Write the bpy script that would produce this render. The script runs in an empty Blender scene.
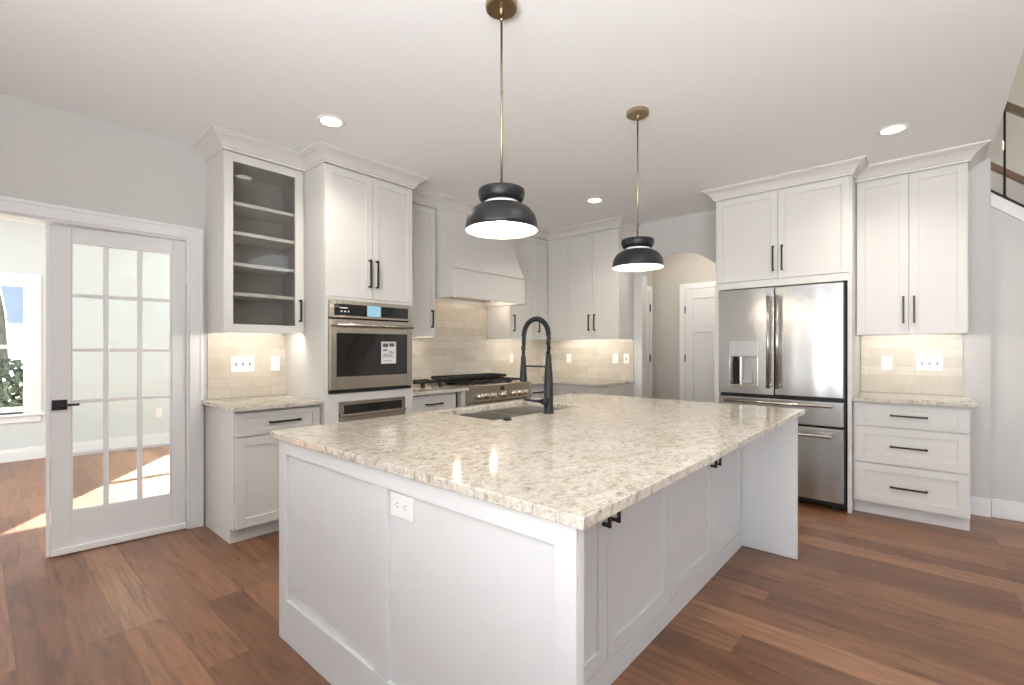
import bpy, bmesh, math, random
from mathutils import Vector, Matrix
random.seed(7)
C = bpy.context.scene.collection
S = bpy.context.scene
PI = math.pi

# ------------------------------------------------------------------ camera
YAW = 0.7212
cam = bpy.data.cameras.new('camera'); co = bpy.data.objects.new('camera', cam); C.objects.link(co)
co.location = (0, 0, 1.2856); co.rotation_euler = (PI/2, 0, YAW - PI/2)
cam.sensor_width = 36; cam.lens = 473.06*36/1024; cam.shift_y = 6.5/1024; cam.clip_start = 0.02
S.camera = co
# ------------------------------------------------------------------ colour management
S.view_settings.view_transform = 'Standard'; S.view_settings.look = 'None'
S.view_settings.gamma = 1; S.view_settings.use_curve_mapping = False
S.view_settings.exposure = 0.0
S.cycles.use_denoising = True
S.cycles.max_bounces = 10; S.cycles.diffuse_bounces = 5; S.cycles.glossy_bounces = 5
S.cycles.transparent_max_bounces = 16; S.cycles.sample_clamp_indirect = 6
# ------------------------------------------------------------------ sky
w = bpy.data.worlds.new('world'); S.world = w; w.use_nodes = True
wn = w.node_tree; bg = wn.nodes['Background']
gt = wn.nodes.new('ShaderNodeNewGeometry'); sx_ = wn.nodes.new('ShaderNodeSeparateXYZ'); wn.links.new(gt.outputs['Incoming'], sx_.inputs[0])
mr = wn.nodes.new('ShaderNodeMapRange'); mr.inputs['From Min'].default_value = 0; mr.inputs['From Max'].default_value = -.5
wn.links.new(sx_.outputs[2], mr.inputs['Value'])
cr = wn.nodes.new('ShaderNodeValToRGB'); cr.color_ramp.elements[0].color = (.60, .73, .95, 1); cr.color_ramp.elements[1].color = (.25, .46, .95, 1)
wn.links.new(mr.outputs[0], cr.inputs[0]); wn.links.new(cr.outputs[0], bg.inputs['Color']); bg.inputs['Strength'].default_value = 1.1
# ------------------------------------------------------------------ sun, daylight and added fill lamps
def light(name, kind, loc, power, color=(1, 1, 1), rot=(0, 0, 0), sx=1, sy=1, spread=None, radius=0.05):
    l = bpy.data.lights.new(name, kind); o = bpy.data.objects.new(name, l); C.objects.link(o)
    o.location = loc; o.rotation_euler = rot; l.energy = power; l.color = color
    if kind == 'AREA':
        l.shape = 'RECTANGLE'; l.size = sx; l.size_y = sy
        if spread: l.spread = spread
    elif kind == 'POINT': l.shadow_soft_size = radius
    elif kind == 'SPOT': l.shadow_soft_size = radius; l.spot_size = 2.6; l.spot_blend = 0.8
    return o
sun = light('sun', 'SUN', (3, 9, 6), 110.0, (1.0, 0.97, 0.93))
sun.rotation_euler = Vector((0.56*.883, 0.826*.883, 0.469)).to_track_quat('Z', 'Y').to_euler()
sun.data.angle = 0.01
# rear and side fill lamps, added out of view; upward ones brighten the ceiling
DAY = (0.93, 0.97, 1.0)
light('fill_rear', 'AREA', (-1.66, -.7, 1.45), 6, DAY, (0, -PI/2, 0), 1.7, 3.4)
light('ceiling_fill_rear', 'AREA', (-1.55, -.7, 1.35), 250, (.96, .98, 1), (0, -PI/2-.9, 0), 1.3, 3.4, spread=2.6)
light('fill_side', 'AREA', (-0.4, -4.3, 1.45), 1, DAY, (PI/2, 0, 0), 4.4, 1.7)
light('ceiling_fill_side', 'AREA', (-0.1, -4.2, 1.5), 22, (.96, .98, 1), (PI/2+1.0, 0, 0), 4.4, 1.5, spread=2.0)
light('daylight_stairwell', 'AREA', (5.0, -4.3, 3.9), 30, DAY, (PI/2, 0, 0), 1.8, 1.6)
light('daylight_sunroom_far', 'AREA', (2.8, 7.80, 1.35), 190, DAY, (-PI/2, 0, 0), 1.4, 1.4)
light('daylight_sunroom', 'AREA', (-2.3, 6.0, 1.4), 90, DAY, (0, -PI/2, 0), 1.5, 2.6)

# ------------------------------------------------------------------ materials
def mat(name, col=(.8, .8, .8), rough=.5, metal=0, spec=.5, emit=None, es=0, coat=0):
    m = bpy.data.materials.new(name); m.use_nodes = True
    b = m.node_tree.nodes['Principled BSDF']
    b.inputs['Base Color'].default_value = (*col, 1); b.inputs['Roughness'].default_value = rough
    b.inputs['Metallic'].default_value = metal; b.inputs['Specular IOR Level'].default_value = spec
    b.inputs['Coat Weight'].default_value = coat
    if emit: b.inputs['Emission Color'].default_value = (*emit, 1); b.inputs['Emission Strength'].default_value = es
    return m
class N:
    def __init__(s, m): s.t = m.node_tree; s.n = s.t.nodes; s.b = s.n['Principled BSDF']
    def new(s, k, **kw):
        x = s.n.new('ShaderNode'+k)
        for a, v in kw.items():
            if a[0] == 'i' and a[1:].isdigit(): x.inputs[int(a[1:])].default_value = v
            else: setattr(x, a, v)
        return x
    def l(s, a, b): s.t.links.new(a, b)
    def math(s, op, a, b=None):
        x = s.new('Math', operation=op)
        for i, v in enumerate((a, b)):
            if v is None: continue
            if isinstance(v, (int, float)): x.inputs[i].default_value = v
            else: s.l(v, x.inputs[i])
        return x.outputs[0]
    def pos(s): return s.new('NewGeometry').outputs['Position']
    def ramp(s, fac, stops):
        r = s.new('ValToRGB'); e = r.color_ramp.elements
        while len(e) < len(stops): e.new(.5)
        for q, (p, c) in zip(e, stops): q.position = p; q.color = (*c, 1) if len(c) == 3 else c
        s.l(fac, r.inputs[0]); return r.outputs[0]
    def mix(s, fac, a, b, mode='MIX'):
        x = s.new('Mix', data_type='RGBA', blend_type=mode)
        for i, v in ((0, fac), (6, a), (7, b)):
            if isinstance(v, (int, float)): x.inputs[i].default_value = v
            elif isinstance(v, tuple): x.inputs[i].default_value = (*v, 1)
            else: s.l(v, x.inputs[i])
        return x.outputs[2]
    def noise(s, vec, scale, detail=3, rough=.55, dist=0):
        x = s.new('TexNoise'); s.l(vec, x.inputs['Vector'])
        x.inputs['Scale'].default_value = scale; x.inputs['Detail'].default_value = detail
        x.inputs['Roughness'].default_value = rough; x.inputs['Distortion'].default_value = dist
        return x.outputs[0]
    def bump(s, h, strength, dist=.01):
        x = s.new('Bump'); x.inputs['Strength'].default_value = strength; x.inputs['Distance'].default_value = dist
        s.l(h, x.inputs['Height']); s.l(x.outputs[0], s.b.inputs['Normal'])
def paint(name, col, rough=.55, amt=.12, spec=.4):
    m = mat(name, col, rough, spec=spec); n = N(m)
    n.bump(n.noise(n.pos(), 180, 2), amt, .002); return m
def swizzle(n, a, b):   # position with two chosen axes as u, v
    sp = n.new('SeparateXYZ'); n.l(n.pos(), sp.inputs[0]); cb = n.new('CombineXYZ')
    n.l(sp.outputs[a], cb.inputs[0]); n.l(sp.outputs[b], cb.inputs[1]); return cb.outputs[0], sp

M = {}
M['cab'] = paint('cabinet paint', (.655, .634, .592), .38, .03, .5)
M['island'] = paint('island paint', (.69, .695, .68), .38, .03, .5)
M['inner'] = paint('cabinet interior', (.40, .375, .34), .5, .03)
M['wall'] = paint('wall paint', (.60, .59, .565), .75)
M['sunwall'] = paint('sunroom wall paint', (.60, .65, .635), .75)
M['hallwall'] = paint('hall wall paint', (.52, .49, .44), .75)
M['ceil'] = paint('ceiling paint', (.87, .88, .88), .85)
M['trim'] = paint('trim paint', (.80, .80, .79), .35, .02)
M['door'] = paint('door paint', (.76, .755, .745), .35, .02)
M['bronze'] = mat('dark bronze', (.05, .038, .03), .38, .75)
M['black'] = mat('matte black metal', (.011, .011, .011), .48, .0, .35)
M['iron'] = mat('cast iron', (.02, .019, .018), .62, .2)
M['shade'] = mat('black enamel', (.012, .012, .013), .42, 0, .35)
M['white_in'] = mat('white enamel', (.85, .83, .78), .5)
M['brass'] = mat('aged brass', (.42, .34, .22), .32, 1)
M['knob'] = mat('polished steel', (.72, .66, .56), .2, 1)
M['plate'] = mat('white plastic', (.85, .85, .83), .35)
M['slot'] = mat('grey plastic', (.36, .36, .35), .5)
M['blackglass'] = mat('black oven glass', (.012, .011, .010), .06, 0, .6)
M['panelgrey'] = mat('silver plastic', (.52, .53, .53), .3, .6)
M['rubber'] = mat('black rubber', (.02, .02, .02), .8)
M['bulb'] = mat('lit bulb', (1, .9, .75), .5, emit=(1, .86, .66), es=14)
M['led'] = mat('lit downlight lens', (1, 1, 1), .5, emit=(1, .93, .82), es=11)
M['ledstrip'] = mat('lit strip lens', (1, 1, 1), .5, emit=(1, .90, .78), es=3)
M['screen'] = mat('lit display', (.02, .05, .06), .3, emit=(.42, .72, .88), es=.8)
M['paper'] = mat('paper', (.72, .71, .70), .7)
M['ink'] = mat('ink', (.10, .10, .11), .7)
M['redink'] = mat('red ink', (.50, .08, .10), .7)
M['wood_rail'] = mat('stained wood rail', (.13, .085, .05), .35)

def steel(name, col, rough, vert=True, k=1.):
    m = mat(name, col, rough, 1); n = N(m)
    mp = n.new('Mapping'); n.l(n.pos(), mp.inputs[0]); mp.inputs['Scale'].default_value = (90, 90, .6) if vert else (.8, .8, 160)
    v = n.noise(mp.outputs[0], 2.2, 4)
    mp2 = n.new('Mapping'); n.l(n.pos(), mp2.inputs[0]); mp2.inputs['Scale'].default_value = (7, 7, .25)
    v2 = n.noise(mp2.outputs[0], .55, 1)
    n.l(n.math('ADD', n.math('MULTIPLY', v, .03), rough-.01), n.b.inputs['Roughness'])
    n.bump(n.math('MULTIPLY', v2, k), .55, .02)
    return m
M['steel'] = steel('brushed stainless', (.57, .57, .56), .24)
M['steelh'] = steel('brushed stainless trim', (.52, .47, .40), .26, False, .2)
M['sinksteel'] = mat('sink steel', (.55, .52, .47), .34, 1)

# quartz counter
m = M['quartz'] = mat('speckled quartz', (.7, .66, .57), .08, 0, .5); n = N(m); P = n.pos()
mpq = n.new('Mapping'); n.l(P, mpq.inputs[0]); mpq.inputs['Scale'].default_value = (1, 1.5, 1); mpq.inputs['Rotation'].default_value = (0, 0, .5)
Q = mpq.outputs[0]
big = n.noise(Q, 4, 5, .6, .8); mid = n.noise(Q, 23, 6, .72, 1.2); fine = n.noise(P, 95, 3, .7); grey = n.noise(Q, 14, 5, .7, .6)
c = n.ramp(mid, [(.30, (.27, .23, .195)), (.40, (.48, .43, .375)), (.48, (.66, .615, .555)), (.60, (.76, .725, .675)), (.8, (.82, .81, .79))])
c2 = n.ramp(big, [(.35, (.86, .83, .77)), (.6, (1, 1, .99))])
c = n.mix(.8, c, c2, 'MULTIPLY')
c3 = n.ramp(fine, [(.36, (.42, .41, .40)), (.46, (1, 1, 1))])
c = n.mix(.6, c, c3, 'MULTIPLY')
c5 = n.ramp(grey, [(.30, (.66, .66, .66)), (.40, (1, 1, 1))])
c = n.mix(.7, c, c5, 'MULTIPLY')
c = n.mix(1.0, c, (.90, .885, .85), 'MULTIPLY')
n.l(c, n.b.inputs['Base Color'])

# plank floor (boards run along Y)
m = M['floor'] = mat('oak plank floor', (.3, .15, .09), .33, 0, .5); n = N(m)
vec, sp = swizzle(n, 1, 0)
mp = n.new('Mapping'); n.l(vec, mp.inputs[0]); mp.inputs['Location'].default_value = (.35, -.112, 0)
br = n.new('TexBrick'); n.l(mp.outputs[0], br.inputs['Vector'])
br.inputs['Color1'].default_value = (0, 0, 0, 1); br.inputs['Color2'].default_value = (1, 1, 1, 1); br.inputs['Mortar'].default_value = (.5, .5, .5, 1)
br.inputs['Scale'].default_value = 1; br.inputs['Brick Width'].default_value = 1.55; br.inputs['Row Height'].default_value = .167
br.inputs['Mortar Size'].default_value = .0014; br.inputs['Mortar Smooth'].default_value = .2; br.offset = .37; br.offset_frequency = 3
rnd = br.outputs['Color']
rsep = n.new('SeparateColor'); n.l(rnd, rsep.inputs[0]); rv = rsep.outputs[0]
cb = n.new('CombineXYZ')
n.l(n.math('ADD', n.math('MULTIPLY', sp.outputs[0], 9.0), n.math('MULTIPLY', rv, 31.0)), cb.inputs[0])
n.l(n.math('MULTIPLY', sp.outputs[1], .9), cb.inputs[1]); n.l(n.math('MULTIPLY', rv, 17.0), cb.inputs[2])
grain = n.noise(cb.outputs[0], 2.2, 6, .62, 1.4)
cb2 = n.new('CombineXYZ')
n.l(n.math('ADD', n.math('MULTIPLY', sp.outputs[0], 60.0), n.math('MULTIPLY', rv, 31.0)), cb2.inputs[0])
n.l(n.math('MULTIPLY', sp.outputs[1], 2.4), cb2.inputs[1])
fgrain = n.noise(cb2.outputs[0], 2.0, 4, .6, .4)
base = n.ramp(rv, [(0, (.15, .066, .036)), (.35, (.215, .100, .056)), (.7, (.265, .128, .073)), (1, (.32, .168, .10))])
g = n.ramp(grain, [(.30, (.40, .35, .31)), (.44, (.82, .79, .76)), (.56, (1.02, 1, .98)), (.7, (1.25, 1.22, 1.2))])
c = n.mix(.85, base, g, 'MULTIPLY')
g2 = n.ramp(fgrain, [(.3, (.62, .60, .58)), (.55, (1.06, 1.06, 1.06))])
c = n.mix(.7, c, g2, 'MULTIPLY')
kn = n.new('TexVoronoi', feature='F1'); mp3 = n.new('Mapping'); n.l(n.pos(), mp3.inputs[0]); mp3.inputs['Scale'].default_value = (1, .55, 1)
n.l(mp3.outputs[0], kn.inputs['Vector']); kn.inputs['Scale'].default_value = 2.1
kf = n.ramp(kn.outputs['Distance'], [(.02, (.28, .22, .18)), (.075, (1, 1, 1))])
c = n.mix(.8, c, kf, 'MULTIPLY')
c = n.mix(1.0, c, (.95, .93, .84), 'MULTIPLY')
c = n.mix(n.math('MULTIPLY', br.outputs['Fac'], .75), c, (.07, .035, .02))
n.l(c, n.b.inputs['Base Color'])
n.l(n.math('ADD', n.math('MULTIPLY', fgrain, .16), .28), n.b.inputs['Roughness'])
n.bump(n.math('SUBTRACT', n.math('MULTIPLY', fgrain, .12), br.outputs['Fac']), .25, .002)

# backsplash tile, one material for each wall direction
def tile(name, a):
    m = mat(name, (.6, .5, .4), .30, 0, .4); n = N(m)
    vec, sp = swizzle(n, a, 2)
    mp = n.new('Mapping'); n.l(vec, mp.inputs[0]); mp.inputs['Location'].default_value = (.07, -.9145, 0)
    br = n.new('TexBrick'); n.l(mp.outputs[0], br.inputs['Vector'])
    br.inputs['Color1'].default_value = (0, 0, 0, 1); br.inputs['Color2'].default_value = (1, 1, 1, 1); br.inputs['Mortar'].default_value = (.5, .5, .5, 1)
    br.inputs['Scale'].default_value = 1; br.inputs['Brick Width'].default_value = .30; br.inputs['Row Height'].default_value = .0755
    br.inputs['Mortar Size'].default_value = .0022; br.inputs['Mortar Smooth'].default_value = .3; br.offset = .5
    ns = n.noise(n.pos(), 11, 3, .6, .5)
    base = n.ramp(br.outputs['Color'], [(0, (.51, .46, .375)), (.5, (.56, .51, .425)), (1, (.61, .565, .485))])
    v = n.ramp(ns, [(.3, (.90, .89, .87)), (.65, (1.04, 1.04, 1.04))])
    c = n.mix(.8, base, v, 'MULTIPLY')
    c = n.mix(br.outputs['Fac'], c, (.44, .40, .34)); n.l(c, n.b.inputs['Base Color'])
    h = n.math('SUBTRACT', n.math('MULTIPLY', n.noise(n.pos(), 16, 2), .9), n.math('MULTIPLY', br.outputs['Fac'], .6))
    n.bump(h, .35, .006); return m
M['tileX'] = tile('glazed tile facing the room', 0)
M['tileY'] = tile('glazed tile on the back wall', 1)

def glass(name, tint=(1, 1, 1), k=1.0, rough=.0):
    m = bpy.data.materials.new(name); m.use_nodes = True; t = m.node_tree; t.nodes.clear()
    o = t.nodes.new('ShaderNodeOutputMaterial'); tr = t.nodes.new('ShaderNodeBsdfTransparent'); gl = t.nodes.new('ShaderNodeBsdfGlossy')
    tr.inputs[0].default_value = (*tint, 1); gl.inputs['Roughness'].default_value = rough
    fr = t.nodes.new('ShaderNodeFresnel'); fr.inputs[0].default_value = 1.45
    ml = t.nodes.new('ShaderNodeMath'); ml.operation = 'MULTIPLY'; ml.inputs[1].default_value = k
    mx = t.nodes.new('ShaderNodeMixShader')
    t.links.new(fr.outputs[0], ml.inputs[0]); t.links.new(ml.outputs[0], mx.inputs[0])
    t.links.new(tr.outputs[0], mx.inputs[1]); t.links.new(gl.outputs[0], mx.inputs[2]); t.links.new(mx.outputs[0], o.inputs[0]); return m
M['glass'] = glass('clear glass', (.97, .985, .975))
M['cabglass'] = glass('cabinet glass', (.93, .93, .92), .5)

# ------------------------------------------------------------------ helpers
def thing(name, label, cat, loc=(0, 0, 0), group=None, rotz=0):
    o = bpy.data.objects.new(name, None); C.objects.link(o); o.empty_display_size = .1
    o.location = loc; o.rotation_euler = (0, 0, rotz); o['label'] = label; o['category'] = cat
    if group: o['group'] = group
    return o
ORG = {}
def obj(name, bm, m, parent=None, bevel=0, smooth=False, label=None, local=False):
    me = bpy.data.meshes.new(name)
    bmesh.ops.recalc_face_normals(bm, faces=bm.faces)
    org = Vector((0, 0, 0))
    if parent is not None and not local:
        p = parent
        while p.parent: p = p.parent
        org = Vector(p.location)
    elif parent is None:
        xs = [v.co for v in bm.verts]
        org = Vector((sum(v.x for v in xs)/len(xs), sum(v.y for v in xs)/len(xs), min(v.z for v in xs)))
    if org.length: bmesh.ops.translate(bm, verts=bm.verts, vec=-org)
    bm.to_mesh(me); bm.free(); me.materials.append(M[m] if isinstance(m, str) else m)
    o = bpy.data.objects.new(name, me); C.objects.link(o)
    if parent is not None: o.parent = parent
    else: o.location = org
    if bevel:
        b = o.modifiers.new('bevel', 'BEVEL'); b.width = bevel; b.segments = 2; b.limit_method = 'ANGLE'; b.angle_limit = .7
    if smooth:
        for p in me.polygons: p.use_smooth = True
    if label: o['label'] = label
    return o
def tag(o, label, cat, group=None):
    o['label'] = label; o['category'] = cat
    if group: o['group'] = group
    return o
def struct(name, bm, m, bevel=0):
    o = obj(name, bm, m, None, bevel); o['kind'] = 'structure'; return o
def B(*boxes):
    bm = bmesh.new()
    for b in boxes: addb(bm, *b)
    return bm
def addb(bm, x0, x1, y0, y1, z0, z1):
    r = bmesh.ops.create_cube(bm, size=1)
    for v in r['verts']:
        v.co = Vector(((x0+x1)/2 + v.co.x*abs(x1-x0), (y0+y1)/2 + v.co.y*abs(y1-y0), (z0+z1)/2 + v.co.z*abs(z1-z0)))
def tube(bm, pts, r, seg=12, cap=True):
    pts = [Vector(p) for p in pts]; rs = r if isinstance(r, (list, tuple)) else [r]*len(pts)
    rings = []; up = None
    for i, p in enumerate(pts):
        d = (pts[min(i+1, len(pts)-1)] - pts[max(i-1, 0)]).normalized()
        if up is None: up = Vector((0, 0, 1)) if abs(d.z) < .9 else Vector((1, 0, 0))
        a = d.cross(up).normalized(); b = a.cross(d).normalized(); up = b
        rings.append([bm.verts.new(p + (a*math.cos(t*2*PI/seg) + b*math.sin(t*2*PI/seg))*rs[i]) for t in range(seg)])
    for i in range(len(rings)-1):
        for k in range(seg): bm.faces.new((rings[i][k], rings[i][(k+1) % seg], rings[i+1][(k+1) % seg], rings[i+1][k]))
    if cap: bm.faces.new(rings[0]); bm.faces.new(rings[-1])
    return bm
def lathe(prof, cx=0, cy=0, seg=48, bm=None, closed=False):
    bm = bm or bmesh.new(); rings = []
    for r, z in prof:
        if r < 1e-5: rings.append([bm.verts.new((cx, cy, z))])
        else: rings.append([bm.verts.new((cx+r*math.cos(2*PI*k/seg), cy+r*math.sin(2*PI*k/seg), z)) for k in range(seg)])
    prs = list(zip(rings, rings[1:])) + ([(rings[-1], rings[0])] if closed else [])
    for a, b in prs:
        for k in range(seg):
            k2 = (k+1) % seg
            if len(a) == 1 and len(b) == 1: continue
            if len(a) == 1: bm.faces.new((a[0], b[k], b[k2]))
            elif len(b) == 1: bm.faces.new((a[k], a[k2], b[0]))
            else: bm.faces.new((a[k], a[k2], b[k2], b[k]))
    return bm
def prism(bm, pts, axis, a, b):      # polygon pts in the two other axes, extruded along axis
    def mk(p, t):
        q = list(p); q.insert(axis, t); return bm.verts.new(q)
    A = [mk(p, a) for p in pts]; Bv = [mk(p, b) for p in pts]
    bm.faces.new(A); bm.faces.new(Bv[::-1])
    for i in range(len(pts)):
        j = (i+1) % len(pts); bm.faces.new((A[i], Bv[i], Bv[j], A[j]))
    return bm
# face frames: 'Y' = front at y=f looking to -Y, u along X; 'X' = front at x=f looking to -X, u along Y
def fb(bm, fr, f, u0, u1, v0, v1, w0, w1):
    if fr == 'Y': addb(bm, u0, u1, f-v1, f-v0, w0, w1)
    else: addb(bm, f-v1, f-v0, u0, u1, w0, w1)
def fp(fr, f, u, v, w): return (u, f-v, w) if fr == 'Y' else (f-v, u, w)
# u0<u1, z0<z1. v: 0 = front face of the door, negative = into the cabinet
def shaker(name, parent, fr, f, u0, u1, z0, z1, m='cab', st=.058, open_=False, rail=None, label=None, g=.0016):
    bm = bmesh.new(); u0 += g; u1 -= g; z0 += g; z1 -= g; r = rail or st
    fb(bm, fr, f, u0, u0+st, -.02, 0, z0, z1); fb(bm, fr, f, u1-st, u1, -.02, 0, z0, z1)
    fb(bm, fr, f, u0+st, u1-st, -.02, 0, z0, z0+r); fb(bm, fr, f, u0+st, u1-st, -.02, 0, z1-r, z1)
    if not open_: fb(bm, fr, f, u0+st-.004, u1-st+.004, -.018, -.009, z0+r-.004, z1-r+.004)
    o = obj(name, bm, m, parent, .0012, label=label)
    return o
def pull(parent, fr, f, u, z, L, vert=True, m='bronze'):
    bm = bmesh.new(); t = .0065
    if vert:
        fb(bm, fr, f, u-t, u+t, .024, .035, z-L/2, z+L/2)
        for s in (-1, 1): fb(bm, fr, f, u-t, u+t, 0, .026, z+s*(L/2-.008)-t, z+s*(L/2-.008)+t)
    else:
        fb(bm, fr, f, u-L/2, u+L/2, .024, .035, z-t, z+t)
        for s in (-1, 1): fb(bm, fr, f, u+s*(L/2-.008)-t, u+s*(L/2-.008)+t, 0, .026, z-t, z+t)
    return obj('handle', bm, m, parent, .001)
CEIL = 2.745
CP = [(1.124, 3.969), (1.124, 3.6), (1.690, 3.6), (1.690, 3.3), (2.470, 3.3), (2.470, 3.6), (2.983, 3.6), (2.983, 3.52), (4.045, 3.52), (4.045, 3.6), (4.78, 3.6), (4.78, 2.6), (5.129, 2.6)]
CROWN = [(0, 2.648), (.010, 2.648), (.012, 2.662), (.020, 2.668), (.026, 2.680), (.040, 2.697), (.062, 2.715), (.080, 2.722), (.088, 2.730), (.098, 2.733), (.100, CEIL-.0005), (0, CEIL-.0005)]
def crown(parent, path, segs=None, prof=CROWN, m='cab'):
    P = [Vector(p) for p in path]; ns = []
    for a, b in zip(P, P[1:]):
        d = (b-a).normalized(); ns.append(Vector((d.y, -d.x)))
    def off(i, d):
        if i == 0: return P[0] + ns[0]*d
        if i == len(P)-1: return P[-1] + ns[-1]*d
        a, b = ns[i-1], ns[i]; return P[i] + (a+b)*(d/(1+a.dot(b)))
    bm = bmesh.new(); segs = segs if segs is not None else range(len(P)-1)
    rings = {}
    idx = sorted({i for s in segs for i in (s, s+1)})
    for i in idx: rings[i] = [bm.verts.new((*off(i, d), z)) for d, z in prof]
    for s in segs:
        A, Bv = rings[s], rings[s+1]
        for k in range(len(prof)):
            j = (k+1) % len(prof); bm.faces.new((A[k], A[j], Bv[j], Bv[k]))
    bm.faces.new(rings[idx[0]]); bm.faces.new(rings[idx[-1]])
    return obj('crown_molding', bm, m, parent)
def quad_text(parent, s, loc, size, m, rot, name='lettering'):
    cu = bpy.data.curves.new(name, 'FONT'); cu.body = s; cu.size = size; cu.extrude = .0003; cu.align_x = 'CENTER'
    o = bpy.data.objects.new(name, cu); C.objects.link(o); o.data.materials.append(M[m])
    o.rotation_euler = rot; r = parent
    while r.parent: r = r.parent
    o.location = Vector(loc) - Vector(r.location); o.parent = parent; return o

# ------------------------------------------------------------------ room shell
XB = 5.13; YW = 3.97; T = .12
struct('floor', B((-3.6, 6.4, -4.6, 8.2, -.1, 0)), 'floor')
bm = B((-1.92, 3.0, -4.5, YW+T, CEIL, CEIL+.28), (3.0, XB+T, -.35, YW+T, CEIL, CEIL+.28), (XB+T, 6.3, -.10, 3.1, CEIL, CEIL+.28), (-2.6, 4.4, YW+T, 7.97, CEIL, CEIL+.28))
struct('ceiling', bm, 'ceil')
# wall with the french door (Y = 3.97), opening X -0.47 .. 1.02, head 2.075
DX0, DX1, DZ = -.47, 1.022, 2.078
struct('wall_left', B((-1.8, DX0, YW, YW+T, 0, CEIL), (DX1, XB, YW, YW+T, 0, CEIL), (DX0, DX1, YW, YW+T, DZ, CEIL)), 'wall')
# back wall (X = 5.13) with the arch
def arch_bm(x0, x1, ya, yb, spring, rise, ylo, yhi, top):
    bm = bmesh.new(); ym = (ya+yb)/2; hw = (yb-ya)/2; R = (hw*hw+rise*rise)/(2*rise); zc = spring+rise-R
    pts = []
    for k in range(25):
        y = yb - (yb-ya)*k/24; pts.append((y, zc+math.sqrt(max(R*R-(y-ym)**2, 0))))
    addb(bm, x0, x1, ylo, ya, 0, top); addb(bm, x0, x1, yb, yhi, 0, top)
    prism(bm, pts + [(ya, top), (yb, top)], 0, x0, x1)
    return bm
struct('wall_back', arch_bm(XB, XB+T, 1.64, 2.497, 2.14, .205, -.36, YW+T, CEIL), 'wall')
# hall behind the arch
struct('wall_hall_back', B((6.2, 6.3, -.2, 2.95, 0, CEIL)), 'hallwall')
struct('wall_hall_left', B((XB+T, 6.2, 2.85, 2.95, 0, CEIL)), 'hallwall')
struct('wall_hall_right', B((XB+T, 6.2, 1.18, 1.28, 0, CEIL)), 'hallwall')
# unseen rear and side walls with window openings; rear one placed for the fill light
def wall_with_holes(name, axis, a, b, u0, u1, z1, holes, m):
    bm = bmesh.new(); us = sorted({u0, u1, *[h[0] for h in holes], *[h[1] for h in holes]})
    for p, q in zip(us, us[1:]):
        h = [h for h in holes if h[0] <= p+1e-6 and h[1] >= q-1e-6]
        rng = [(0, h[0][2]), (h[0][3], z1)] if h else [(0, z1)]
        for c, d in rng:
            if axis == 'X': addb(bm, a, b, p, q, c, d)
            else: addb(bm, p, q, a, b, c, d)
    return struct(name, bm, m)
wall_with_holes('wall_rear', 'X', -1.92, -1.8, -4.5, YW+T, CEIL, [(-2.5, 1.1, .5, 2.35)], 'wall')
wall_with_holes('wall_side', 'Y', -4.6, -4.48, -1.92, 6.4, 5.3, [(-1.6, 2.1, .6, 2.3), (4.1, 5.9, 3.1, 4.7)], 'wall')
# stair hall on the right
bm = bmesh.new()
def zs(y): return 2.385 + .90*(y+.36)
prism(bm, [(-.362, 0), (-.362, zs(-.36)), (-2.9, max(zs(-2.9), .12)), (-2.9, 0)], 0, 5.16, 5.24)
struct('wall_right', bm, 'wall')
bm = bmesh.new()
prism(bm, [(-.362, zs(-.36)+.002), (-.362, zs(-.36)+.105), (-2.9, zs(-2.9)+.105), (-2.9, zs(-2.9)+.002)], 0, 5.148, 5.252)
struct('trim_1', bm, 'trim', .002)
bm = bmesh.new()
prism(bm, [(-.362, zs(-.36)+.107), (-.362, zs(-.36)+.125), (-2.9, zs(-2.9)+.125), (-2.9, zs(-2.9)+.107)], 0, 5.14, 5.26)
struct('trim_2', bm, 'black')
bm = bmesh.new()
for k in range(11): addb(bm, 5.26, 6.19, -2.75+.235*k, -2.75+.235*(k+1) if k < 10 else -.16, 0, .2+.212*k)
struct('stair_steps', bm, 'floor')
struct('wall_stair_far', B((6.2, 6.32, -4.6, -.2, 0, 5.3)), 'hallwall')
struct('wall_stair_end', B((XB+T, 6.2, -.14, -.10, 0, CEIL)), 'hallwall')
struct('wall_upper', B((2.9, 6.3, -.35, -.2, CEIL+.28, 5.3), (2.86, 3.0, -4.5, -.35, CEIL+.28, 5.3)), 'hallwall')
struct('ceiling_upper', B((2.86, 6.32, -4.6, -.2, 5.3, 5.4)), 'ceil')
t = thing('stair_railing', 'black baluster and brown wooden handrail on the white stair stringer', 'railing', (5.2, -.44, zs(-.44)+.125))
for k in range(18):
    y = -.44-.125*k
    bm = tube(bmesh.new(), [(5.2, y, zs(y)+.126), (5.2, y, zs(y)+.82)], .0075, 8)
    bmesh.ops.create_cone(bm, cap_ends=True, segments=12, radius1=.018, radius2=.009, depth=.016, matrix=Matrix.Translation((5.2, y, zs(y)+.136)))
    obj('baluster', bm, 'black', t)
bm = bmesh.new(); prism(bm, [(-.365, zs(-.365)+.80), (-.365, zs(-.365)+.865), (-2.7, zs(-2.7)+.865), (-2.7, zs(-2.7)+.80)], 0, 5.172, 5.228)
obj('handrail', bm, 'wood_rail', t, .008)
bm = bmesh.new(); prism(bm, [(-.215, 3.12), (-.215, 3.185), (-2.7, 3.185-.9*2.48), (-2.7, 3.12-.9*2.48)], 0, 6.10, 6.15)
for y in (-1.3, -2.4): addb(bm, 6.13, 6.199, y-.01, y+.01, 3.10+.9*(y+.215), 3.13+.9*(y+.215))
tag(obj('handrail', bm, 'wood_rail', None, .006), 'brown wooden handrail fixed to the far beige stairwell wall', 'handrail')

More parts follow.
